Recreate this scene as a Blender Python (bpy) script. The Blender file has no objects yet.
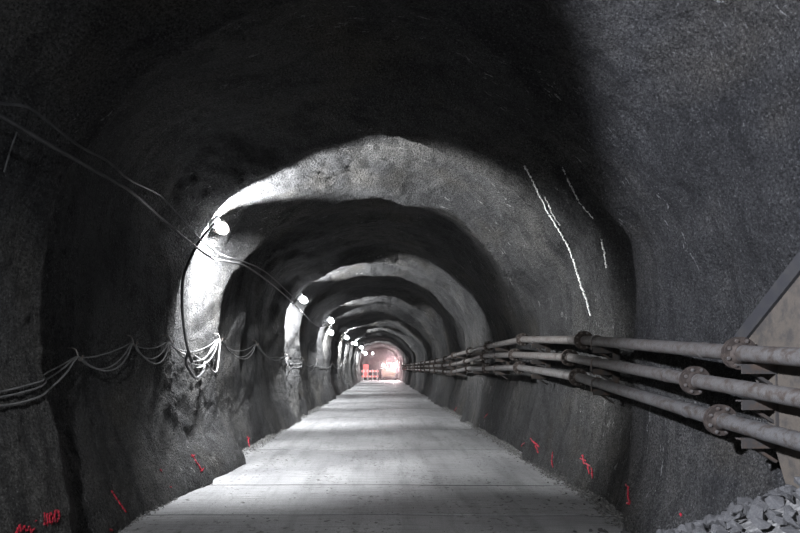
import bpy, math, random
import numpy as np
from mathutils import Vector, Matrix
random.seed(5)
C = bpy.context.scene.collection
PI = math.pi
F = 580.0; VX, VY = 381.0, 368.5; CAMZ = 1.6

# ---------------------------------------------------------------- noise
def _hash(ix, iy, iz):
    h = (ix * 374761393 + iy * 668265263 + iz * 2147483647 + 974711) & 0xffffffff
    h = ((h ^ (h >> 13)) * 1274126177) & 0xffffffff
    h = ((h ^ (h >> 16)) * 2246822519) & 0xffffffff
    return ((h ^ (h >> 15)) & 0xffffff) / float(0xffffff)
def vnoise(x, y, z):
    x = np.asarray(x, float) + 500; y = np.asarray(y, float) + 500; z = np.asarray(z, float) + 500
    ix = np.floor(x).astype(np.int64); iy = np.floor(y).astype(np.int64); iz = np.floor(z).astype(np.int64)
    fx, fy, fz = x - ix, y - iy, z - iz
    fx = fx * fx * (3 - 2 * fx); fy = fy * fy * (3 - 2 * fy); fz = fz * fz * (3 - 2 * fz)
    r = 0
    for a in (0, 1):
        for b in (0, 1):
            for c in (0, 1):
                w = (fx if a else 1 - fx) * (fy if b else 1 - fy) * (fz if c else 1 - fz)
                r = r + w * _hash(ix + a, iy + b, iz + c)
    return r * 2 - 1
def fbm(x, y, z, o=3):
    s = 0; a = 1.0
    for i in range(o):
        s = s + a * vnoise(x + 17 * i, y, z); a *= .5; x, y, z = x * 2.03, y * 2.03, z * 2.03
    return s

# ---------------------------------------------------------------- tunnel surface
RINGS = [8.0, 16.4, 24.4, 28.8, 37.0, 43.0, 49.0, 57.0, 65.5, 74.0, 82.0]
CZ = 1.75
def _profile():
    ks = [(-6, .16), (0.5, .14), (3.0, .10), (4.4, -.14), (4.8, -.15), (5.15, .22), (6.4, .22)]
    last = None
    for k, r in enumerate(RINGS):
        nxt = RINGS[k + 1] if k + 1 < len(RINGS) else r + 8
        gap = nxt - r
        ks += [(r - .8, .14), (r - .12, -.13), (r + .2, .0), (r + 1.1, -.04), (r + 1.75, -.23), (r + 1.95, -.20), (r + 2.2, .20)]
        if gap > 5.5:
            ks += [(r + 3.3, .20), (r + .55 * gap, .10), (r + .60 * gap, .16)]
        ks += [(nxt - 1.6, .16)] if gap > 4.5 else []
    return np.array(ks)
PK = _profile()
def th_R0(th):
    """nominal radius as a function of the angle (0 = right, pi/2 = crown)"""
    s = np.abs(np.where(th > PI / 2, PI - th, th))
    low = np.where((th < 0) | (th > PI), 1.0, 0.0)
    a = np.where(th < 0, -th, np.where(th > PI, th - PI, 0))
    # below the springing line the wall leans in to the floor
    xw = 2.88 - .33 * np.clip(np.sin(a) * 3.0 / 1.75, 0, 1.4) ** 1.5
    rlow = xw / np.cos(np.clip(a, 0, 1.2))
    rup = 2.88 + .10 * np.sin(np.clip(th, 0, PI)) ** 1.5
    return np.where(low > 0, rlow, rup)
def surfR(th, y, fine=True):
    th = np.asarray(th, float); y = np.asarray(y, float)
    X = np.cos(th) * 2.9; Z = np.sin(th) * 2.9
    right = np.clip(np.cos(th), 0, 1)
    wob = (.55 * fbm(X * .45, y * .25, Z * .45, 2) + .16 * vnoise(X * 1.7, y * .5, Z * 1.7)) * np.clip(y / 9, .55, 1.2)
    near = np.clip((7.4 - y) / 1.2, 0, 1)
    yy = y + wob - near * right * 1.25
    amp = 1.0 + .35 * vnoise(X * .5 + 9, y * .12, Z * .5)
    dr = np.interp(yy, PK[:, 0], PK[:, 1]) * amp
    # shallow ribs of the blasting rounds
    dr = dr + .035 * np.sin(yy * 2 * PI / 1.9 + 1.5 * vnoise(X * .6, y * .2, Z * .6 + 4))
    dr = dr + .25 * np.exp(-((th - 2.45) / .34) ** 2)
    dr = dr + .10 * fbm(X * .8, y * .7, Z * .8, 3)
    low = np.clip((-Z + .3) / 1.5, 0, 1)
    dr = dr * (1 - .45 * low)
    # vertical flutes in the sprayed lower walls
    dr = dr + .018 * low * vnoise(X * .3, y * 2.6, Z * .35 + 30)
    # lumps of shotcrete at the foot of the left wall
    foot = np.exp(-((Z + 1.75) / .45) ** 2) * np.clip(-np.cos(th), 0, 1)
    dr = dr - (.17 + .16 * np.exp(-((y - 9.0) / 1.5) ** 2)) * foot * np.clip(vnoise(y * .7, 3.0, 1.0) + .35, 0, 1)
    if fine:
        r1 = 1 - np.abs(vnoise(X * 3.1, y * 2.4, Z * 3.1))
        dr = dr + .03 * (r1 - .6) + .016 * vnoise(X * 9, y * 9, Z * 9) + .008 * vnoise(X * 21, y * 21, Z * 21)
    R = th_R0(th) + dr
    sn = np.sin(th)
    win = np.clip((.55 - sn) / .30, 0, 1) * np.clip((sn + .60) / .30, 0, 1) * (np.cos(th) > 0)
    win = win * win * (3 - 2 * win)
    need = 2.71 / np.maximum(np.cos(th), .5) - R
    soft = .5 * (need + np.sqrt(need * need + .0016))
    return R + win * soft

def ray(px, py):
    return np.array([(px - VX) / F, 1.0, (VY - py) / F])
def hit(px, py, inset=.01, ymin=2.5):
    d = ray(px, py)
    ys = np.arange(ymin, 95, .02)
    x = d[0] * ys; z = CAMZ + d[2] * ys - CZ
    r = np.hypot(x, z); th = np.arctan2(z, x); th = np.where(th < -PI / 2, th + 2 * PI, th)
    m = r > surfR(th, ys) - inset
    i = int(np.argmax(m))
    return Vector((x[i], ys[i], z[i] + CZ))
def at(px, py, y):
    d = ray(px, py)
    return Vector((d[0] * y, y, CAMZ + d[2] * y))
def nominal(px, py, r=2.74):
    """point where the line of sight reaches a smooth bore of radius r"""
    d = ray(px, py)
    ys = np.arange(1.0, 95, .01)
    x = d[0] * ys; z = CAMZ + d[2] * ys - CZ
    i = int(np.argmax(np.hypot(x, z) > r))
    return Vector((x[i], ys[i], z[i] + CZ))

# ---------------------------------------------------------------- materials
class NT:
    def __init__(s, name):
        s.m = bpy.data.materials.new(name); s.m.use_nodes = True
        s.t = s.m.node_tree; s.b = s.t.nodes['Principled BSDF']
        s.co = s.t.nodes.new('ShaderNodeTexCoord').outputs['Object']
    def n(s, typ, **kw):
        n = s.t.nodes.new(typ)
        for k, v in kw.items():
            if k in n.inputs: s.put(n.inputs[k], v)
            else: setattr(n, k, v)
        return n
    def put(s, sock, v):
        if isinstance(v, bpy.types.NodeSocket): s.t.links.new(v, sock)
        else: sock.default_value = v
    def scale(s, vec):
        m = s.t.nodes.new('ShaderNodeMapping'); s.t.links.new(s.co, m.inputs[0]); m.inputs['Scale'].default_value = vec
        return m.outputs[0]
    def noise(s, sc, det=4, rough=.6, vec=None, dist=0):
        n = s.n('ShaderNodeTexNoise'); s.put(n.inputs['Vector'], vec or s.co)
        n.inputs['Scale'].default_value = sc; n.inputs['Detail'].default_value = det
        n.inputs['Roughness'].default_value = rough; n.inputs['Distortion'].default_value = dist
        return n.outputs['Fac']
    def ramp(s, fac, stops):
        n = s.n('ShaderNodeValToRGB'); s.put(n.inputs[0], fac)
        e = n.color_ramp.elements
        while len(e) < len(stops): e.new(.5)
        for i, (p, c) in enumerate(stops):
            e[i].position = p; e[i].color = (c if len(c) == 4 else (*c, 1)) if not isinstance(c, (int, float)) else (c, c, c, 1)
        return n.outputs[0]
    def mix(s, fac, a, b, mode='MIX'):
        n = s.n('ShaderNodeMix', data_type='RGBA', blend_type=mode)
        s.put(n.inputs[0], fac)
        for i, v in ((6, a), (7, b)):
            if isinstance(v, tuple) and len(v) == 3: v = (*v, 1)
            s.put(n.inputs[i], v)
        return n.outputs[2]
    def math(s, op, a, b=0.0):
        n = s.n('ShaderNodeMath', operation=op); s.put(n.inputs[0], a); s.put(n.inputs[1], b)
        return n.outputs[0]
    def bump(s, h, strength, dist, prev=None):
        n = s.n('ShaderNodeBump'); s.put(n.inputs['Height'], h)
        n.inputs['Strength'].default_value = strength; n.inputs['Distance'].default_value = dist
        if prev: s.put(n.inputs['Normal'], prev)
        s.t.links.new(n.outputs[0], s.b.inputs['Normal'])
        return n.outputs[0]
    def base(s, v): s.put(s.b.inputs['Base Color'], v if not (isinstance(v, tuple) and len(v) == 3) else (*v, 1))
    def rough(s, v): s.put(s.b.inputs['Roughness'], v)

def shotcrete():
    s = NT('shotcrete')
    big = s.noise(.55, 5, .62)
    col = s.ramp(big, [(.32, (.050, .050, .052)), (.48, (.105, .105, .106)), (.64, (.175, .170, .160))])
    # damp vertical runs
    run = s.noise(2.2, 4, .6, s.scale((1.0, 2.4, .35)))
    col = s.mix(s.ramp(run, [(.50, 0.0), (.62, .6)]), col, (.032, .032, .034))
    # ochre dust
    warm = s.noise(.9, 3, .5, s.scale((1, .8, 1)))
    col = s.mix(s.ramp(warm, [(.56, 0.0), (.72, .4)]), col, (.19, .165, .12))
    # lime flecks in the crown
    fl = s.noise(5.0, 3, .75, s.scale((1.0, 3.6, 1.0)), .6)
    dens = s.noise(.8, 2, .5)
    flk = s.math('MULTIPLY', s.ramp(fl, [(.63, 0.0), (.67, 1.0)]), s.ramp(dens, [(.48, 0.0), (.60, .9)]))
    col = s.mix(flk, col, (.62, .62, .60))
    # grain of the sprayed aggregate
    g = s.noise(42, 3, .75)
    col = s.mix(.75, col, s.ramp(g, [(.36, .30), (.52, 1.0), (.68, 1.9)]), 'MULTIPLY')
    pit = s.noise(62, 2, .5)
    col = s.mix(s.ramp(pit, [(.36, .8), (.44, 0.0)]), col, (.012, .012, .012))
    col = s.mix(s.ramp(pit, [(.62, 0.0), (.70, .6)]), col, (.40, .40, .39))
    col = s.mix(1.0, col, (.46, .46, .46), 'MULTIPLY')
    s.base(col); s.rough(.86); s.b.inputs['Specular IOR Level'].default_value = .3
    v = s.n('ShaderNodeTexVoronoi', feature='F1'); s.put(v.inputs['Vector'], s.co); v.inputs['Scale'].default_value = 30
    b = s.bump(v.outputs['Distance'], 1.0, .045)
    s.bump(s.noise(60, 4, .7), 1.0, .06, b)
    return s.m
def concrete_floor():
    s = NT('road_concrete')
    col = s.ramp(s.noise(.8, 5, .6), [(.30, (.17, .17, .175)), (.62, (.27, .27, .27))])
    # scuffs left by tyres along the drive
    tr = s.noise(1.4, 4, .65, s.scale((3.2, .28, 1)))
    col = s.mix(s.ramp(tr, [(.47, 0.0), (.66, .55)]), col, (.11, .11, .112))
    # broom marks across
    br = s.noise(6, 4, .6, s.scale((.25, 4.5, 1)))
    col = s.mix(s.ramp(br, [(.46, 0.0), (.68, .6)]), col, (.10, .10, .10))
    # mud crumbs, denser along the middle
    sp = s.noise(13, 3, .55, s.scale((1, .9, 1)), .3)
    de = s.noise(1.1, 3, .6, s.scale((1.2, .6, 1)))
    f = s.math('MULTIPLY', s.ramp(sp, [(.60, 0.0), (.64, 1.0)]), s.ramp(de, [(.42, 0.0), (.56, 1.0)]))
    col = s.mix(f, col, (.04, .038, .036))
    g = s.noise(90, 2, .6)
    col = s.mix(.5, col, s.ramp(g, [(.34, .45), (.66, 1.5)]), 'MULTIPLY')
    s.base(col); s.rough(s.ramp(s.noise(1.6, 3, .5), [(.35, .55), (.65, .85)]))
    b = s.bump(s.noise(60, 4, .7), .8, .012)
    s.bump(br, .35, .02, b)
    return s.m
def simple(name, c, rough=.6, metal=0.0, c2=None, sc=8, bump=0.0, thr=(.45, .62), gr=0):
    s = NT(name)
    col = s.mix(s.ramp(s.noise(sc, 5, .65), [(thr[0], 0.0), (thr[1], 1.0)]), c, c2) if c2 else c
    s.base(col); s.rough(rough); s.b.inputs['Metallic'].default_value = metal
    if bump: s.bump(s.noise(max(sc * 4, 30), 4, .7), bump, .01)
    return s.m
def glow(name, c, st):
    m = bpy.data.materials.new(name); m.use_nodes = True
    b = m.node_tree.nodes['Principled BSDF']
    b.inputs['Base Color'].default_value = (*c, 1); b.inputs['Emission Color'].default_value = (*c, 1); b.inputs['Emission Strength'].default_value = st
    return m
M = dict(
    shot=shotcrete(), road=concrete_floor(),
    pipe=simple('galvanised_pipe', (.105, .102, .10), .45, .4, (.060, .050, .043), 16, .5, (.48, .62)),
    pipe2=simple('dusty_pipe', (.095, .090, .086), .5, .25, (.056, .045, .038), 15, .5, (.46, .62)),
    rust=simple('rusty_flange', (.022, .016, .013), .75, .2, (.048, .037, .030), 22, .5),
    bolt=simple('bolt_zinc', (.13, .125, .12), .5, .5, (.09, .07, .06), 30),
    steel=simple('bracket_steel', (.05, .047, .045), .6, .4, (.075, .055, .043), 12, .2),
    cable=simple('black_cable', (.018, .018, .019), .6, 0, (.045, .045, .045), 6),
    gcable=simple('grey_cable', (.11, .11, .11), .5, 0, (.06, .06, .06), 6),
    pcable=simple('pale_cable', (.26, .26, .26), .5, 0, (.16, .16, .16), 6),
    stone=simple('crushed_rock', (.036, .036, .037), .85, 0, (.062, .061, .06), 5, .5),
    gravel=simple('fine_gravel', (.06, .059, .057), .9, 0, (.15, .147, .14), 20, .4),
    paint=simple('red_spray_paint', (.36, .012, .03), .6, 0, (.12, .01, .018), 30),
    lime=simple('lime_streak', (.72, .72, .70), .8, 0, (.45, .45, .43), 25, .3),
    board=simple('weathered_board', (.060, .050, .039), .85, 0, (.034, .030, .026), 9, .6),
    edge=simple('board_edge_steel', (.014, .014, .016), .9, 0, (.022, .021, .02), 10),
    bulb=glow('lamp_glass', (.93, .95, 1.0), 90),
    head=glow('headlamp_glass', (1.0, .93, .95), 900),
    redlamp=glow('red_lamp_glass', (1.0, .12, .14), 60),
    white=simple('lamp_housing', (.65, .65, .66), .5, 0, (.4, .4, .4), 10),
    yellow=simple('machine_paint', (.20, .14, .09), .5, 0, (.12, .09, .07), 4),
    dark=simple('rubber_black', (.03, .03, .03), .7),
    glass=simple('cab_glass', (.03, .04, .045), .12),
    redp=simple('barrier_red', (.55, .06, .05), .5, 0, (.40, .05, .045), 6),
    whp=simple('barrier_white', (.26, .25, .24), .5, 0, (.2, .19, .18), 6),
)

# ---------------------------------------------------------------- mesh helpers
class MB:
    def __init__(s): s.v = []; s.f = []
    def add(s, v, f):
        o = len(s.v); s.v += [tuple(p) for p in v]; s.f += [tuple(i + o for i in q) for q in f]; return s
    def box(s, c, d, rot=None):
        v = [Vector((x * d[0] / 2, y * d[1] / 2, z * d[2] / 2)) for x in (-1, 1) for y in (-1, 1) for z in (-1, 1)]
        if rot: v = [rot @ p for p in v]
        return s.add([p + Vector(c) for p in v], [(0, 1, 3, 2), (4, 6, 7, 5), (0, 4, 5, 1), (2, 3, 7, 6), (0, 2, 6, 4), (1, 5, 7, 3)])
    def bar(s, a, b, w, h):
        a, b = Vector(a), Vector(b); d = (b - a)
        q = d.to_track_quat('Y', 'Z').to_matrix()
        return s.box((a + b) / 2, (w, d.length, h), q)
    def tube(s, pts, r, n=8, cap=True, radii=None):
        pts = [Vector(p) for p in pts]; vs = []
        prev = None
        for i, p in enumerate(pts):
            t = (pts[min(i + 1, len(pts) - 1)] - pts[max(i - 1, 0)])
            if t.length < 1e-9: t = Vector((0, 1, 0))
            t.normalize()
            if prev is None:
                u = t.cross(Vector((0, 0, 1)) if abs(t.z) < .9 else Vector((1, 0, 0))).normalized()
            else:
                u = (prev - t * prev.dot(t)).normalized()
            prev = u; w = t.cross(u)
            rr = radii[i] if radii else r
            vs += [p + (u * math.cos(2 * PI * k / n) + w * math.sin(2 * PI * k / n)) * rr for k in range(n)]
        fs = [(i * n + k, i * n + (k + 1) % n, (i + 1) * n + (k + 1) % n, (i + 1) * n + k) for i in range(len(pts) - 1) for k in range(n)]
        if cap: fs += [tuple(range(n))[::-1], tuple((len(pts) - 1) * n + k for k in range(n))]
        return s.add(vs, fs)
    def ball(s, c, r, n=12, m=8, sq=(1, 1, 1)):
        pts = []; c = Vector(c)
        vs = [c + Vector((0, 0, -r * sq[2]))]
        for i in range(1, m):
            a = -PI / 2 + PI * i / m
            vs += [c + Vector((math.cos(a) * math.cos(2 * PI * k / n) * r * sq[0], math.cos(a) * math.sin(2 * PI * k / n) * r * sq[1], math.sin(a) * r * sq[2])) for k in range(n)]
        vs.append(c + Vector((0, 0, r * sq[2])))
        fs = [(0, 1 + (k + 1) % n, 1 + k) for k in range(n)]
        for i in range(m - 2):
            fs += [(1 + i * n + k, 1 + i * n + (k + 1) % n, 1 + (i + 1) * n + (k + 1) % n, 1 + (i + 1) * n + k) for k in range(n)]
        L = len(vs) - 1
        fs += [(L, 1 + (m - 2) * n + k, 1 + (m - 2) * n + (k + 1) % n) for k in range(n)]
        return s.add(vs, fs)
    def build(s, name, mat, parent=None, smooth=False, loc=None):
        me = bpy.data.meshes.new(name)
        if loc is not None: s.v = [tuple(Vector(p) - Vector(loc)) for p in s.v]
        me.from_pydata(s.v, [], s.f); me.materials.append(mat)
        if smooth:
            me.polygons.foreach_set('use_smooth', [True] * len(me.polygons))
        me.update()
        o = bpy.data.objects.new(name, me); C.objects.link(o)
        if loc is not None: o.location = loc
        if parent: o.parent = parent
        if smooth and len(me.polygons) < 3000:
            me.set_sharp_from_angle(angle=math.radians(40))
        return o
def tag(o, label=None, cat=None, group=None, kind=None):
    for k, v in (('label', label), ('category', cat), ('group', group), ('kind', kind)):
        if v: o[k] = v
    return o
def empty(name, loc, label, cat, group=None):
    o = bpy.data.objects.new(name, None); C.objects.link(o); o.location = loc; o.empty_display_size = .1
    return tag(o, label, cat, group)
def spline(pts, n=8):
    P = [Vector(p) for p in pts]; P = [P[0] * 2 - P[1]] + P + [P[-1] * 2 - P[-2]]
    out = []
    for i in range(1, len(P) - 2):
        for k in range(n):
            t = k / n; a, b, c, d = P[i - 1:i + 3]
            out.append(.5 * ((2 * b) + (c - a) * t + (2 * a - 5 * b + 4 * c - d) * t * t + (3 * b - a - 3 * c + d) * t ** 3))
    out.append(P[-2]); return out

# ---------------------------------------------------------------- tunnel lining
def y_steps():
    ys = [-3.0]
    while ys[-1] < 93:
        y = ys[-1]; ys.append(y + (.12 if y < 2 else max(.028, .0062 * y)))
    return np.array(ys)
def lining():
    ys = y_steps(); NTH = 440
    A0 = math.radians(-41); th = np.linspace(A0, PI - A0, NTH)
    T, Y = np.meshgrid(th, ys)
    R = np.empty_like(T)
    for i in range(0, len(ys), 60): R[i:i + 60] = surfR(T[i:i + 60], Y[i:i + 60])
    Xc = R * np.cos(T); Zc = R * np.sin(T) + CZ
    P = np.stack([Xc, Y, Zc], -1)
    dt = np.gradient(P, axis=1); dy = np.gradient(P, axis=0)
    N = np.cross(dt, dy); N /= np.linalg.norm(N, axis=-1, keepdims=True) + 1e-12
    # make the normals look into the bore
    inward = np.stack([-np.cos(T), 0 * T, -np.sin(T)], -1)
    if (N * inward).sum() < 0: N = -N
    ia = int(NTH * .28); ib = int(NTH * .72)
    outs = {}
    for name, a, b in (('wall_right', 0, ia), ('ceiling', ia, ib), ('wall_left', ib, NTH - 1)):
        sub = P[:, a:b + 1].reshape(-1, 3); w = b - a + 1; h = len(ys)
        i, j = np.meshgrid(np.arange(h - 1), np.arange(w - 1), indexing='ij')
        q = np.stack([i * w + j, (i + 1) * w + j, (i + 1) * w + j + 1, i * w + j + 1], -1).reshape(-1, 4)
        me = bpy.data.meshes.new(name)
        me.vertices.add(len(sub)); me.vertices.foreach_set('co', sub.ravel())
        me.loops.add(q.size); me.loops.foreach_set('vertex_index', q.ravel().astype(np.int32))
        me.polygons.add(len(q)); me.polygons.foreach_set('loop_start', np.arange(0, q.size, 4, dtype=np.int32))
        me.update(calc_edges=True); me.validate()
        me.polygons.foreach_set('use_smooth', [True] * len(q))
        me.materials.append(M['shot'])
        # orientation check
        p0 = me.polygons[len(q) // 2]
        c = p0.center; inw = Vector((-c.x, 0, CZ - c.z))
        if p0.normal.dot(inw) < 0: me.flip_normals()
        me.normals_split_custom_set_from_vertices(N[:, a:b + 1].reshape(-1, 3).tolist())
        o = bpy.data.objects.new(name, me); C.objects.link(o); tag(o, kind='structure'); outs[name] = o
    return outs
W = lining()
# far end face
b = MB(); n = 40
b.add([(math.cos(a) * 3.3, 92.5, CZ + math.sin(a) * 3.3) for a in [2 * PI * k / n for k in range(n)]] +
      [(math.cos(a) * 3.3, 92.8, CZ + math.sin(a) * 3.3) for a in [2 * PI * k / n for k in range(n)]],
      [tuple(range(n)), tuple(range(2 * n - 1, n - 1, -1))] + [(k, n + k, n + (k + 1) % n, (k + 1) % n) for k in range(n)])
tag(b.build('wall_back', M['shot']), kind='structure')

# floor: concrete slabs with open joints
def floor_z(x, y):
    return .012 * fbm(x * .5, y * .35, 0 * x, 2) - .02 * np.clip(np.abs(x) - 2.2, 0, 1)
JO = [4.75, 6.33, 7.92, 11.4, 15.3, 19.0, 23.2, 27.5, 32, 37, 42, 48, 54, 60, 67, 74, 81, 88]
def build_floor():
    ys = [-3.0]
    while ys[-1] < 92.5:
        y = ys[-1]; ys.append(y + (.3 if y < 2 else max(.06, .012 * y)))
    for j in JO: ys += [j - .014, j - .006, j + .006, j + .014]
    ys = np.array(sorted(ys)); xs = np.linspace(-3.2, 3.2, 70)
    X, Y = np.meshgrid(xs, ys)
    Z = floor_z(X, Y)
    for j in JO: Z = np.where(np.abs(Y - j) < .0065, Z - .02, Z)
    w = len(xs); sub = np.stack([X, Y, Z], -1).reshape(-1, 3)
    f = [(i * w + j, i * w + j + 1, (i + 1) * w + j + 1, (i + 1) * w + j) for i in range(len(ys) - 1) for j in range(w - 1)]
    m = MB(); m.v = [tuple(p) for p in sub]; m.f = f
    o = m.build('floor', M['road'], smooth=True); o.data.materials.append(M['dark'])
    for p in o.data.polygons:
        if any(abs(p.center.y - j) < .0125 for j in JO): p.material_index = 1; p.use_smooth = False
    return tag(o, kind='structure')
build_floor()

# ---------------------------------------------------------------- marks on the lining (parts of the walls)
def stroke(px_pts, width, mb, inset=.016, jitter=0, step=1.2):
    pts = []
    for (a, b_) in zip(px_pts[:-1], px_pts[1:]):
        L = max(2, int(math.hypot(b_[0] - a[0], b_[1] - a[1]) / step))
        for k in range(L):
            t = k / L; pts.append((a[0] + (b_[0] - a[0]) * t + random.uniform(-1, 1) * jitter, a[1] + (b_[1] - a[1]) * t + random.uniform(-1, 1) * jitter))
    pts.append(px_pts[-1])
    P = [hit(x, y, inset) for x, y in pts]
    # drop depth jumps
    Q = [P[0]]
    for p in P[1:]:
        if (p - Q[-1]).length < .8: Q.append(p)
    vs = []
    for i, p in enumerate(Q):
        t = Q[min(i + 1, len(Q) - 1)] - Q[max(i - 1, 0)]
        if t.length < 1e-6: t = Vector((0, 0, 1))
        nrm = Vector((-p.x, 0, CZ - p.z)).normalized()
        s = t.normalized().cross(nrm).normalized() * width * random.uniform(.35, .65)
        vs += [p - s, p + s, p + s - nrm * .015, p - s - nrm * .015]
    fs = []
    for i in range(len(Q) - 1):
        a = i * 4
        for k in range(4): fs.append((a + k, a + (k + 1) % 4, a + 4 + (k + 1) % 4, a + 4 + k))
    mb.add(vs, fs)
RED_R = [
    [[(530, 438), (535, 444)], [(533, 441), (539, 447)], [(535, 445), (538, 453)]],
    [[(524, 443), (521, 446)]],
    [[(552, 452), (551, 461), (553, 467)]],
    [[(582, 455), (584, 464)], [(583, 462), (590, 466)], [(587, 466), (589, 474)], [(591, 467), (592, 478)], [(580, 458), (586, 461)]],
    [[(625, 484), (628, 487), (627, 495), (629, 503)], [(626, 503), (630, 504)]],
    [[(680, 513), (681, 516)]],
    [[(456, 407), (454, 412)]], [[(487, 414), (484, 418)]],
]
for grp in RED_R:
    m = MB()
    for s in grp: stroke(s, .018, m, jitter=.5)
    m.build('paint_mark', M['paint'], W['wall_right'])['label'] = 'red spray paint mark'
RED_L = [
    [[(192, 454), (197, 462), (203, 471)], [(191, 456), (195, 455)], [(201, 471), (204, 468)]],
    [[(112, 490), (119, 501), (127, 512)]],
    [[(161, 469), (162, 471)]], [[(170, 486), (172, 487)]], [[(248, 436), (250, 447)], [(247, 437), (250, 438)]],
    # height figure 4.00 and the scrawl before it
    [[(45, 512), (45, 524), (49, 522)], [(48, 513), (48, 526)],
     [(51, 512), (50, 518), (52, 524), (54, 518), (51, 512)],
     [(56, 510), (55, 517), (57, 522), (60, 516), (59, 510), (56, 510)]],
    [[(36, 520), (37, 521)]],
    [[(17, 533), (20, 524), (22, 532), (25, 525), (27, 531), (30, 526), (32, 532), (35, 528)]],
    [[(110, 529), (113, 530)]],
]
for grp in RED_L:
    m = MB()
    for s in grp: stroke(s, .012, m, jitter=.15)
    m.build('paint_mark', M['paint'], W['wall_left'])['label'] = 'red spray paint mark'
for pts, w in (([(524, 166), (535, 187), (546, 210), (558, 230), (568, 247), (575, 266), (580, 284), (586, 300), (590, 316)], .026),
               ([(562, 167), (572, 190), (580, 204), (593, 219)], .012), ([(601, 240), (604, 254), (606, 268)], .022),
               ([(545, 197), (552, 214), (560, 226)], .014)):
    m = MB(); stroke(pts, w, m, jitter=.7)
    m.build('lime_streak', M['lime'], W['wall_right'])['label'] = 'thin white lime streak'

# ---------------------------------------------------------------- gravel along the kerbs (nobody could count it)
def pebble(mb, c, r):
    v = []
    for d in ((1, 0, 0), (-1, 0, 0), (0, 1, 0), (0, -1, 0), (0, 0, 1), (0, 0, -1)):
        k = random.uniform(.6, 1.2) * r
        v.append((c[0] + d[0] * k + random.uniform(-.2, .2) * r, c[1] + d[1] * k + random.uniform(-.2, .2) * r, c[2] + d[2] * k * .75))
    mb.add(v, [(0, 2, 4), (2, 1, 4), (1, 3, 4), (3, 0, 4), (2, 0, 5), (1, 2, 5), (3, 1, 5), (0, 3, 5)])
for side, nm, cnt in ((1, 'right', 5200), (-1, 'left', 3800)):
    m = MB()
    for i in range(cnt):
        y = 4.2 + 26 * random.random() ** 1.9
        edge = float(2.50 + .05 * vnoise(y * 1.3, side * 3, 0))
        x = edge + .13 - abs(random.gauss(0, .085))
        r = random.uniform(.007, .020) * (1.35 if random.random() < .12 else 1)
        pebble(m, (side * x, y, float(floor_z(np.array(x), np.array(y))) + r * .5 + max(0, x - edge) * .35), r)
    tag(m.build('gravel', M['gravel']), 'fine grey gravel lying along the %s edge of the concrete road' % nm, 'gravel', kind='stuff')
m = MB()
for i in range(420):
    y = 5.3 + 20 * random.random() ** 1.8
    x = random.gauss(.2, .5) if random.random() < .55 else random.uniform(-2.3, 2.3)
    r = random.uniform(.004, .010)
    pebble(m, (x, y, float(floor_z(np.array(x), np.array(y))) + r * .4), r)
tag(m.build('grit', M['gravel']), 'dark grit scattered over the middle of the concrete road', 'grit', kind='stuff')

# ---------------------------------------------------------------- heap of crushed rock, bottom right
AP = (2.75, 2.9)
def heap_h(x, y):
    d = math.hypot((x - AP[0]) * 1.25, y - AP[1])
    return 1.34 * max(0, 1 - d / 2.68) ** 1.4
m = MB(); nx, ny = 26, 50
g = [[(1.0 + 1.75 * i / nx, 1.3 + 4.3 * j / ny) for i in range(nx + 1)] for j in range(ny + 1)]
m.v = [(x, y, heap_h(x, y) - .06 + .02 * float(vnoise(x * 8, y * 8, 0))) for r_ in g for x, y in r_]
m.f = [(j * (nx + 1) + i, j * (nx + 1) + i + 1, (j + 1) * (nx + 1) + i + 1, (j + 1) * (nx + 1) + i) for j in range(ny) for i in range(nx)]
tag(m.build('gravel_heap', M['gravel']), 'mound of finer gravel under the crushed rocks at the lower right', 'gravel', kind='stuff')
import bmesh
def rock_mesh(k):
    bm = bmesh.new(); rnd = random.Random(100 + k)
    for i in range(9):
        v = Vector((rnd.gauss(0, 1), rnd.gauss(0, 1), rnd.gauss(0, 1))).normalized()
        v = Vector((v.x * rnd.uniform(.75, 1.15), v.y * rnd.uniform(.6, .95), v.z * rnd.uniform(.5, .85)))
        bm.verts.new(v)
    bmesh.ops.convex_hull(bm, input=bm.verts)
    for v in [v for v in bm.verts if not v.link_faces]: bm.verts.remove(v)
    bmesh.ops.bevel(bm, geom=list(bm.edges), offset=.025, segments=1, affect='EDGES')
    me = bpy.data.meshes.new('crushed_rock'); bm.to_mesh(me); bm.free(); me.materials.append(M['stone']); return me
RM = [rock_mesh(k) for k in range(9)]
first = bpy.data.objects.new('crushed_rock', RM[0]); placed = []
tries = 0
while tries < 9000 and len(placed) < 290:
    tries += 1
    y = random.uniform(2.7, 5.75); x = random.uniform(1.9, 2.74)
    h = heap_h(x, y)
    if h < .015: 
        if random.random() > .25 or y < 5.0: continue
    z = h + .0
    px = VX + F * x / y; py = VY - F * (z - CAMZ) / y
    if px > 812 or py > 545: continue
    r = random.choice((.036, .044, .052, .062, .07)) * (.6 + .45 * min(1, h / .3))
    if any((a - x) ** 2 + (b_ - y) ** 2 + (c - z) ** 2 < ((r + r2) * .66) ** 2 for a, b_, c, r2 in placed): continue
    placed.append((x, y, z, r))
for i, (x, y, z, r) in enumerate(placed):
    o = first if i == 0 else first.copy()
    o.data = RM[i % len(RM)]; C.objects.link(o)
    o.location = (x, y, z + random.uniform(-.2, .15) * r); o.scale = (r, r, r)
    o.rotation_euler = (random.uniform(-.5, .5), random.uniform(-.5, .5), random.uniform(0, 6.28))
    tag(o, 'jagged grey crushed rock lying in the heap at lower right, under the pipes', 'rock', 'crushed rocks heaped at the lower right')

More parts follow.
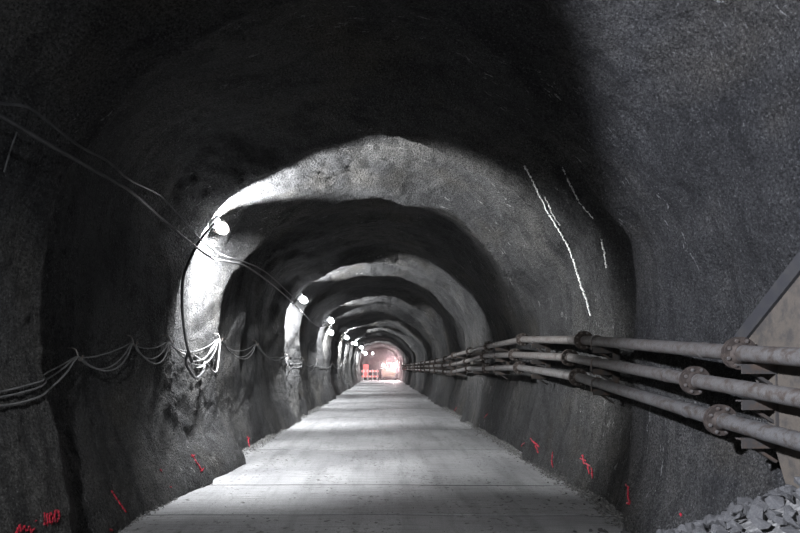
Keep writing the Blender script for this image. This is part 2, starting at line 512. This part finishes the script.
# ---------------------------------------------------------------- pipelines
PX = 2.45
def section_joints(y0, rel):
    """joint positions from the nearest one, 3 m apart, following the measured heights"""
    ys = [y0 - 3.05 + 3.05 * k for k in range(22)]
    pts = []
    for y in ys:
        if y > 66: break
        z = CAMZ + float(np.interp(y, [r_[0] for r_ in rel], [r_[1] for r_ in rel]))
        pts.append(Vector((PX + (.03 * math.sin(y * .9) if y > 5 else 0), y, z)))
    return pts
PIPES = [
    ('upper', section_joints(3.97, [(1, -.10), (3.39, .064), (4.04, .110), (7.1, .349), (10.1, .506), (12.8, .503), (15.8, .485), (19, .44), (24, .33), (40, .33), (66, .36)]), M['pipe2'], 'uppermost grey steel pipe of the three along the right wall'),
    ('middle', section_joints(4.53, [(1, -.34), (3.39, -.195), (4.44, -.10), (7.55, .142), (10.6, .253), (13.5, .304), (16.5, .213), (20, .12), (24, .12), (40, .12), (66, .15)]), M['pipe2'], 'middle grey steel pipe of the three along the right wall'),
    ('lower', section_joints(4.19, [(1, -.60), (3.39, -.427), (4.23, -.368), (7.32, -.101), (10.4, .023), (12.8, 0), (16.5, 0), (20.6, -.16), (24, -.09), (40, -.09), (66, -.05)]), M['pipe'], 'lowest grey steel pipe of the three along the right wall'),
]
PR = .056
def pipe_axis_z(pts, y):
    return float(np.interp(y, [p.y for p in pts], [p.z for p in pts]))
for nm, pts, mat, lab in PIPES:
    root = empty('water_pipe', pts[0], lab, 'pipe')
    inv = Vector(pts[0])
    for i in range(len(pts) - 1):
        a, b_ = pts[i], pts[i + 1]; d = (b_ - a).normalized()
        m = MB(); m.tube([a + d * .02, b_ - d * .02], PR, 20 if a.y < 20 else 12)
        if a.y < 9:   # swaged weld collars near the ends
            m.tube([a + d * .42, a + d * .45], PR + .004, 20)
        m.build('pipe_section', mat, root, True, loc=None).location = -inv
    for i, p in enumerate(pts):
        if i == 0 : continue
        d = (pts[min(i + 1, len(pts) - 1)] - pts[i - 1]).normalized()
        near = p.y < 18
        m = MB()
        fr = .112
        m.tube([p - d * .022, p - d * .003], fr, 28 if near else 14)
        m.tube([p + d * .003, p + d * .022], fr, 28 if near else 14)
        m.tube([p - d * .05, p - d * .022], PR + .014, 20, radii=[PR + .004, PR + .02])
        m.tube([p + d * .022, p + d * .05], PR + .014, 20, radii=[PR + .02, PR + .004])
        m.tube([p - d * .004, p + d * .004], fr - .02, 16)
        fl = m.build('flange', M['rust'], root, True); fl.location = -inv; fl['label'] = 'rusty bolted flange'
        if near:
            u = d.cross(Vector((0, 0, 1))).normalized(); w = u.cross(d)
            for k in range(8):
                a = 2 * PI * (k + .5) / 8
                c = p + (u * math.cos(a) + w * math.sin(a)) * .09
                m = MB(); m.tube([c - d * .031, c - d * .022], .014, 6); m.tube([c + d * .022, c + d * .031], .014, 6)
                m.tube([c - d * .036, c + d * .036], .007, 8)
                m.build('bolt', M['bolt'], fl)
# wall brackets
def bracket(y, lab, grp=None):
    zs = [pipe_axis_z(p, y) for _, p, _, _ in PIPES]
    root = empty('pipe_bracket', (2.62, y, zs[2] - .14), lab, 'bracket', grp)
    off = -Vector(root.location)
    def P(m, n, mat=M['steel'], sm=False):
        o = m.build(n, mat, root, sm); o.location = off; return o
    m = MB(); xw = 2.67
    m.box((xw, y, (zs[0] + zs[2]) / 2 - .06), (.012, .09, zs[0] - zs[2] + .14)); m.box((xw - .035, y - .04, (zs[0] + zs[2]) / 2 - .06), (.07, .01, zs[0] - zs[2] + .14))
    P(m, 'post')
    for z in zs:
        zz = z - PR - .012
        xp = PX + (.03 * math.sin(y * .9) if y > 5 else 0)
        m = MB(); m.box((2.53, y, zz - .006), (.30, .07, .010)); m.box((2.53, y - .032, zz - .035), (.30, .008, .06))
        m.bar((2.64, y + .02, zz - .16), (2.42, y + .02, zz - .02), .03, .02)
        P(m, 'arm')
        if y < 5: continue
        m = MB()
        m.tube([(xp + (PR + .008) * math.cos(a), y, z + (PR + .008) * math.sin(a)) for a in [PI * k / 12 for k in range(13)]], .008, 6)
        for s in (-1, 1): m.tube([(xp + s * (PR + .008), y, z), (xp + s * (PR + .008), y, zz - .03)], .008, 6)
        P(m, 'clamp', M['steel'], True)
names = ['nearest the camera, by the crushed rock heap', 'second nearest, beyond the first bolted flanges', 'third nearest along the pipes', 'fourth nearest along the pipes', 'fifth nearest along the pipes']
for i, y in enumerate([3.86, 6.55, 9.2, 12.1, 15.0, 18.2, 21.2, 24.5, 28, 32, 37, 43]):
    if i < 5: bracket(y, 'dark steel bracket under the three pipes, ' + names[i])
    else: bracket(y, 'small dark steel bracket holding the pipes in the distant half of the pipe run', 'distant pipe brackets on the right wall')

# weathered board behind the pipes at the right edge
def board():
    root = empty('leaning_board', (2.64, 3.75, .7), 'brown weathered board leaning on the wall behind the pipes at the right edge', 'board')
    off = -Vector(root.location)
    q = [(2.60, 4.15, 1.80), (2.60, 2.35, 3.12), (2.64, 2.35, .7), (2.64, 3.72, .7)]
    m = MB(); m.add(q + [(x + .03, y, z) for x, y, z in q], [(0, 1, 2, 3), (7, 6, 5, 4), (0, 4, 5, 1), (1, 5, 6, 2), (2, 6, 7, 3), (3, 7, 4, 0)])
    m.build('panel', M['board'], root).location = off
    m = MB(); m.bar((2.605, 4.20, 1.80), (2.605, 2.35, 3.16), .06, .10)
    e = m.build('edge_rail', M['edge'], root); e.location = off; e['label'] = 'dark grey edge rail'
board()

# ---------------------------------------------------------------- lamps on the left haunch
def make_lamp(p, d_in, lab, size=1.0, grp=None):
    """bulkhead lamp: back plate, globe in a wire cage; d_in points into the bore"""
    root = empty('tunnel_lamp', p, lab, 'lamp', grp)
    q = Vector(d_in).to_track_quat('Z', 'Y').to_matrix()
    def T(mb):
        mb.v = [tuple(q @ (Vector(v) * size)) for v in mb.v]; return mb
    m = MB(); m.tube([(0, 0, -.09), (0, 0, -.07), (0, 0, -.03), (0, 0, -.02)], .06, 16, radii=[.075, .08, .055, .045])
    T(m).build('housing', M['white'], root, True)
    m = MB(); m.ball((0, 0, .03), .062, 16, 10, (1, 1, 1.15))
    T(m).build('globe', M['bulb'], root, True)
    cg = MB()
    for k in range(4):
        a = PI * k / 4
        cg.tube([(math.cos(a) * .078 * math.cos(t), math.sin(a) * .078 * math.cos(t), -.02 + .14 * math.sin(t)) for t in [PI * j / 12 for j in range(13)]], .0025, 4)
    cg.tube([(math.cos(t) * .074, math.sin(t) * .074, .03) for t in [2 * PI * j / 20 for j in range(21)]], .0025, 4)
    T(cg).build('cage', M['steel'], root)
    return root
def spot(p, aim, power, color, cone=165, blend=.5, size=.08):
    l = bpy.data.lights.new('lamp_light', 'SPOT'); l.energy = power; l.color = color
    l.spot_size = math.radians(cone); l.spot_blend = blend; l.shadow_soft_size = size
    o = bpy.data.objects.new('lamp_light', l); C.objects.link(o); o.location = p
    o.rotation_euler = Vector(aim).to_track_quat('-Z', 'Y').to_euler(); return o
def ring_light(root, p, inn, e):
    """one beam thrown across the bore, kept back by a small black plate added to cut it off, and one down to the road"""
    q = p + inn * .02 + Vector((0, .13, 0))
    spot(q, (.28, 1, -.05), e * 3.0, COL, 178, .15, .012)
    m = MB(); c = q + Vector((0, .045, 0)); R_ = .060; n = 18  # added plate that stops the beam farther down the bore
    a0, a1 = math.radians(-28), math.radians(200)
    ring = [c + Vector((math.cos(a0 + (a1 - a0) * k / n) * R_, 0, math.sin(a0 + (a1 - a0) * k / n) * R_)) for k in range(n + 1)]
    v = [c] + ring; k_ = len(v)
    m.add(v + [p_ + Vector((0, .003, 0)) for p_ in v], [tuple(range(k_)), tuple(range(2 * k_ - 1, k_ - 1, -1))] + [(k, (k + 1) % k_, (k + 1) % k_ + k_, k + k_) for k in range(k_)])
    n2 = 10; arc = [math.radians(-100 + 62 * k / n2) for k in range(n2 + 1)]   # added curved skirt, keeps the beam off the road
    v = []
    for rr in (.055, .058):
        for yy in (-.02, .05): v += [q + Vector((math.cos(a) * rr, yy, math.sin(a) * rr)) for a in arc]
    L = n2 + 1; f = []
    for k in range(n2): f += [(k, k + 1, L + k + 1, L + k), (2 * L + k, 3 * L + k, 3 * L + k + 1, 2 * L + k + 1), (k, 2 * L + k, 2 * L + k + 1, k + 1), (L + k, L + k + 1, 3 * L + k + 1, 3 * L + k)]
    f += [(0, L, 3 * L, 2 * L), (n2, 2 * L + n2, 3 * L + n2, L + n2)]
    m.add(v, f)
    m.bar(c + Vector((-.02, 0, .02)), p - inn * .04, .006, .006)
    o = m.build('added_baffle', M['dark'], root); o.location = -Vector(root.location)
    spot(q + Vector((.03, .10, -.14)), (-.06, .46, -.86), e * (2.3 if p.y < 20 else 2.1), COL, 130, .7, .10)
LP = [(8.15, 218, 225, 'bright lamp on the left haunch of the nearest lit ring'),
      (16.5, 299, 296, 'second lamp from the camera, on the left haunch'),
      (24.6, 328.5, 318.5, 'third lamp, upper of the two close together'),
      (28.3, 328.5, 331, 'fourth lamp, lower of the two close together'),
      (37.2, 346, 337, 'fifth lamp along the left haunch'),
      (49.2, 355, 343, 'sixth lamp along the left haunch'),
      (57.2, 361, 347, 'seventh lamp along the left haunch'),
      (74.2, 365, 353, 'farthest lamp along the left haunch')]
COL = (.95, .97, 1.0)
LAMPS = []
for i, (y, px, py, lab) in enumerate(LP):
    p = at(px, py, y)
    th = math.atan2(p.z - CZ, p.x); R = float(surfR(np.array(th), np.array(y)))
    r = min(math.hypot(p.x, p.z - CZ), R - .20)
    p = Vector((r * math.cos(th), y, CZ + r * math.sin(th)))
    inn = Vector((-math.cos(th), .15, -math.sin(th)))
    root = make_lamp(p, inn, 'round white caged ' + lab.replace('bright lamp', 'lamp, brightest,'), (1.3, 1.5, 1.7, 1.9, 2.0, 2.2, 2.4, 2.6)[i])
    # short arm from the lining
    e = [1000, 900, 700, 500, 750, 750, 750, 750][i]
    ring_light(root, p, inn, e)
    LAMPS.append(p)
for y in (43.2, 65.7):
    root = make_lamp(Vector((-2.15, y, 3.5)), (.7, .1, -.6), 'dim distant lamp on the left haunch at %s of the tunnel' % ('half the depth' if y < 50 else 'three quarters depth'), 1.2)
    ring_light(root, Vector((-2.15, y, 3.5)), Vector((.78, .15, -.6)), 700)
# the string's previous lamp, just outside the frame, lights the near walls
p0 = Vector((-2.05, .45, 3.45))
make_lamp(p0, (.7, .1, -.6), 'caged lamp on the left haunch beside the camera, outside the frame')
spot(p0 + Vector((.14, .12, -.12)), (.97, .04, -.10), 4300, (.82, .86, 1.0), 101, .2)
spot(p0 + Vector((.2, .2, -.2)), (.25, .66, -.72), 1000, COL, 108, .7)
p_fill = Vector((2.35, -1.0, 3.0))  # unseen fill lamp, added to brighten the near left wall
make_lamp(p_fill, (-.8, .1, -.4), 'added caged fill lamp high on the right wall behind the camera, outside the frame')
spot(p_fill + Vector((-.16, .1, -.05)), (-1, .04, .10), 420, (.84, .90, 1.0), 100, .3)

# ---------------------------------------------------------------- cables
def inside(p, gap):
    p = Vector(p)
    if p.y < 2: return p
    th = math.atan2(p.z - CZ, p.x); th = th + 2 * PI if th < -PI / 2 else th
    R = float(surfR(np.array(th), np.array(p.y))) - gap; rr = math.hypot(p.x, p.z - CZ)
    return p if rr <= R else Vector((p.x * R / rr, p.y, CZ + (p.z - CZ) * R / rr))
def cable(pts, r, mat, lab, n=6, name='cable', grp=None, smooth_n=8):
    m = MB(); P = [inside(p, r + .012) for p in spline(pts, smooth_n)]
    m.tube(P, r, n)
    return tag(m.build(name, mat, None, True), lab, 'cable', grp)
up = [(-60, 84), (0, 116), (39, 139), (85, 165), (131, 192), (161, 218), (191, 243), (212, 258)]
P = [nominal(x, y, 2.62 if x < 140 else 2.80) for x, y in up]
P += [nominal(x, y, 2.86) for x, y in [(230, 262), (247, 267), (270, 283), (292, 302)]]
LE = P[-1]
for k, l in enumerate(LAMPS[2:]):
    P.append(Vector(((P[-1].x + l.x) / 2, (P[-1].y + l.y) / 2, (P[-1].z + l.z) / 2 - .35 )) if k else Vector((-2.25, 20.5, 3.1)))
    P.append(l + Vector((.05, .1, -.15)))
cable(P, .016, M['cable'], 'thick black power cable strung lamp to lamp along the left haunch')
up2 = [(-60, 92), (0, 103), (21, 105.5), (35, 112), (78, 145), (107, 161), (130, 180), (159, 195), (175, 211), (199, 238), (220, 254)]
P = [nominal(x, y, 2.62 if x < 140 else 2.80) for x, y in up2] + [nominal(x, y, 2.84) for x, y in [(247, 263), (268, 274), (292, 296)]]
cable(P, .010, M['cable'], 'thin dark cable running above the thick one from the left edge to the second lamp')
# dark feed cable falling from the first lamp
P = [at(x, y, 7.9 + d) for x, y, d in [(214, 224, .12), (204, 235, .02), (196, 247, 0), (187, 266, -.05), (182.5, 282, -.1), (182, 305, -.15), (184, 328, -.2), (188, 350, -.25), (192, 362, -.1)]]
cable(P, .019, M['cable'], 'thick black cable dropping from the first lamp down the left wall')
# small hooks and the festooned cables on the left wall
HX = -2.64
H0 = [hit(x, y, .09) for x, y in ((-60, 400), (77, 357), (132, 343), (169, 342), (219.5, 339), (256, 344), (283, 357))]
hooks = [(p.y, p.z) for p in H0] + [(16.9, 1.93), (19.3, 1.95), (22, 1.95), (25, 1.92), (28, 1.93), (31.5, 1.95), (35, 1.93), (38.5, 1.95), (43, 1.95)]
HXS = []
for i, (y, z) in enumerate(hooks):
    th = math.atan2(z - CZ, HX); R = float(surfR(np.array(th if th > 0 else th + 2 * PI), np.array(y)))
    xw = -R * abs(math.cos(th)) - .03; HX = xw + .12; HXS.append(HX)
    if i < 9:
        where = ['outside the frame', 'nearest the camera', 'second nearest', 'third nearest', 'beside the brightly lit ring', 'first one past the lit ring', 'second past the lit ring', 'at the second lit ring', 'just past the second lit ring'][i]
        lab = 'steel cable hook in the left wall, ' + where; grp = None
    else: lab, grp = 'tiny steel cable hook far down the left wall', 'distant cable hooks'
    m = MB()
    m.tube(spline([(xw, y, z + .09), (HX - .03, y, z + .08), (HX, y, z + .02), (HX + .01, y, z - .03), (HX + .035, y, z - .03), (HX + .05, y, z + .02)], 4), .007 if y < 12 else .012, 5)
    tag(m.build('cable_hook', M['bolt'], None, True, loc=(HX, y, z)), lab, 'hook', grp)
rs = random.Random(3)
sagsets = [[.09, .06, .07, .16, .18, .14, .12], [.13, .20, .20, .30, .30, .20, .22], [.20, .22, .26, .36, .34, .22, .25]]
for c in range(3):
    P = []
    for i in range(len(hooks) - 1):
        (y0, z0), (y1, z1) = hooks[i], hooks[i + 1]
        s = (sagsets[c][i] if i < 7 else rs.uniform(.12, .45)) * (1.0 if i < 7 else 1)
        for k in range(8):
            t = k / 8
            P.append(Vector((HXS[i] * (1 - t) + HXS[i + 1] * t + .012 * (c - 1) + .05 * math.sin(PI * t) * (c - 1) - .01, y0 + (y1 - y0) * t, z0 + (z1 - z0) * t - 4 * s * t * (1 - t))))
    P.append(Vector((HXS[-1], hooks[-1][0], hooks[-1][1])))
    cable(P, (.007, .008, .009)[c], M['gcable'] if c != 1 else M['gcable'],
          ('straightest of the three grey cables draped hook to hook on the left wall', 'middle of the three grey cables draped hook to hook on the left wall', 'lowest hanging of the three grey cables draped on the left wall')[c], smooth_n=2)
P = [at(x, y, d) for x, y, d in [(169, 343, 7.17), (180, 352, 7.7), (191, 357, 8.2), (196, 367, 8.4), (203, 366, 8.6), (206, 362, 8.8), (213, 371, 9.0), (217, 370, 9.1), (219, 355, 9.2), (219.5, 340, 9.3), (212, 348, 9.1), (207, 356, 9.0), (201, 360, 8.8), (194, 355, 8.5)]]
cable(P, .010, M['pcable'], 'pale loose coil of cable hanging on the brightly lit left ring', name='cable_coil')
P = [at(x, y, d) for x, y, d in [(188, 352, 7.75), (186, 362, 7.8), (190, 371, 7.9), (196, 378, 8.2), (203, 372, 8.5), (205, 362, 8.8)]]
cable(P, .02, M['cable'], 'black cable loop below the pale coil on the left wall', name='cable_loop')
P = [hit(x, y, .05) for x, y in [(17, 132), (12, 145), (8, 158), (4, 172)]]
cable(P, .006, M['gcable'], 'thin pale wire hanging down at the left edge below the black cable', name='wire')

# ---------------------------------------------------------------- far end: machine with headlamp, barrier
VYD = 80.0
def vehicle():
    root = empty('mining_loader', (1.05, VYD, 0), 'distant loader machine with a dazzling headlamp at the tunnel end', 'vehicle')
    def P(m, n, mat, sm=False, par=root):
        return m.build(n, mat, par, sm)
    m = MB(); m.box((0, 1.8, 1.05), (1.9, 3.4, .9)); m.box((0, .0, .75), (1.7, .5, .5)); m.box((-.3, 2.4, 1.6), (1.1, 1.9, .3)); P(m, 'body', M['yellow'])
    m = MB(); m.box((.35, 1.0, 1.95), (1.0, 1.2, .95)); m.box((.35, 1.0, 2.47), (1.15, 1.35, .08)); cab = P(m, 'cab', M['yellow'])
    m = MB(); m.box((.35, .39, 2.02), (.8, .03, .6)); P(m, 'windscreen', M['glass'], par=cab)
    for sx in (-1, 1):
        for yy in (.5, 2.9):
            m = MB(); m.tube([(sx * .78, yy, .48), (sx * 1.02, yy, .48)], .46, 20); P(m, 'wheel', M['dark'], True)
    for x, z, r in ((.80, 1.98, .26), (-.75, 2.05, .13)):
        m = MB(); m.tube([(x, .20, z), (x, .12, z), (x, -.02, z)], r, 20, radii=[r * .6, r, r * 1.08]); hl = P(m, 'headlamp', M['dark'], True)
        m = MB(); m.ball((x, -.03, z), r, 16, 10, (1, .35, 1)); P(m, 'lens', M['head'], True, hl)
    m = MB(); m.bar((.80, .2, 1.98), (.80, .5, 1.4), .08, .08); m.bar((-.75, .2, 2.05), (-.75, .5, 1.4), .08, .08); P(m, 'lamp_bracket', M['dark'])
    m = MB(); m.tube([(-.3, .6, 1.6), (-.3, .6, 1.75)], .1, 12); P(m, 'beacon', M['redlamp'])
vehicle()
def barrier():
    root = empty('barrier', (-1.45, 77, 0), 'red and white barrier standing on the left at the tunnel end', 'barrier')
    for x in (-.9, -.3, .35, .95):
        m = MB(); m.box((x, 0, .75), (.12, .12, 1.5)); m.box((x, 0, .03), (.4, .5, .06)); m.build('post', M['whp'], root)
    for z in (.55, 1.25):
        m = MB()
        for k in range(6):
            m = MB(); m.box((-1.0 + .4 * k, -.09, z), (.22, .03, .24)); m.build('red_band', M['redp'], root)
        m = MB(); m.box((0, -.07, z), (2.3, .02, .22)); m.build('rail', M['whp'], root)
barrier()
def sidebox():
    root = empty('control_cabinet', (-2.05, 79, 0), 'tall red cabinet against the left wall beyond the barrier', 'cabinet')
    m = MB(); m.box((0, 0, 1.35), (.7, .5, 1.5)); m.box((0, 0, 2.12), (.76, .56, .05)); m.build('cabinet_body', M['redp'], root)
    m = MB()
    for sx in (-1, 1):
        for sy in (-1, 1): m.box((sx * .3, sy * .2, .3), (.06, .06, .6))
    m.build('stand', M['steel'], root)
    m = MB(); m.box((0, -.265, 1.35), (.6, .02, 1.36)); d = m.build('door', M['redp'], root)
    m = MB(); m.box((.22, -.29, 1.3), (.03, .03, .2)); m.build('handle', M['bolt'], d)
sidebox()
lp = Vector((-1.15, 81, 3.75))
make_lamp(lp, (0, -.7, -.7), 'white lamp hung near the crown at the tunnel end, left of the headlamp', 2.0)
spot(lp + Vector((0, -.3, -.3)), (0, -.5, -1), 200, COL, 160, .6)
def point(p, e, c, s=.1):
    l = bpy.data.lights.new('lamp_light', 'POINT'); l.energy = e; l.color = c; l.shadow_soft_size = s
    o = bpy.data.objects.new('lamp_light', l); C.objects.link(o); o.location = p; return o
spot((1.85, VYD - .5, 1.98), (-.1, -1, -.02), 1500, (1.0, .62, .66), 120, .7, .2)
point((.75, VYD - 1.0, 2.3), 110, (1.0, .22, .26), .2)
point((-1.2, 78.3, 2.6), 60, (1.0, .22, .26), .2)  # added red glow over the barrier, no lamp stands here

def haze():
    m = bpy.data.materials.new('glow_haze'); m.use_nodes = True; t = m.node_tree; t.nodes.clear()
    v = t.nodes.new('ShaderNodeVolumeScatter'); v.inputs['Color'].default_value = (1, .86, .87, 1)
    v.inputs['Density'].default_value = .005; v.inputs['Anisotropy'].default_value = .82
    o = t.nodes.new('ShaderNodeOutputMaterial'); t.links.new(v.outputs[0], o.inputs['Volume'])
    b = MB(); b.box((0, 71, 2.1), (4.9, 17.4, 4.0))  # scattering volume added to give the headlamp its glow
    tag(b.build('glow_haze', m), 'thin haze added to spread the glow of the distant headlamp', 'haze', kind='stuff')
haze()

# ---------------------------------------------------------------- world, camera, view
w = bpy.data.worlds.new('World'); bpy.context.scene.world = w; w.use_nodes = True
w.node_tree.nodes['Background'].inputs[0].default_value = (.012, .013, .016, 1)
w.node_tree.nodes['Background'].inputs[1].default_value = .1
cam = bpy.data.cameras.new('Camera'); co = bpy.data.objects.new('Camera', cam); C.objects.link(co)
co.location = (0, 0, CAMZ); co.rotation_euler = (PI / 2, 0, 0)
cam.sensor_width = 36; cam.lens = F * 36 / 800
cam.shift_x = (400 - VX) / 800; cam.shift_y = (VY - 266.5) / 800
cam.clip_start = .05; cam.clip_end = 300
bpy.context.scene.camera = co
vs = bpy.context.scene.view_settings
vs.view_transform = 'Standard'; vs.look = 'None'; vs.gamma = 1; vs.use_curve_mapping = False; vs.exposure = 0.0
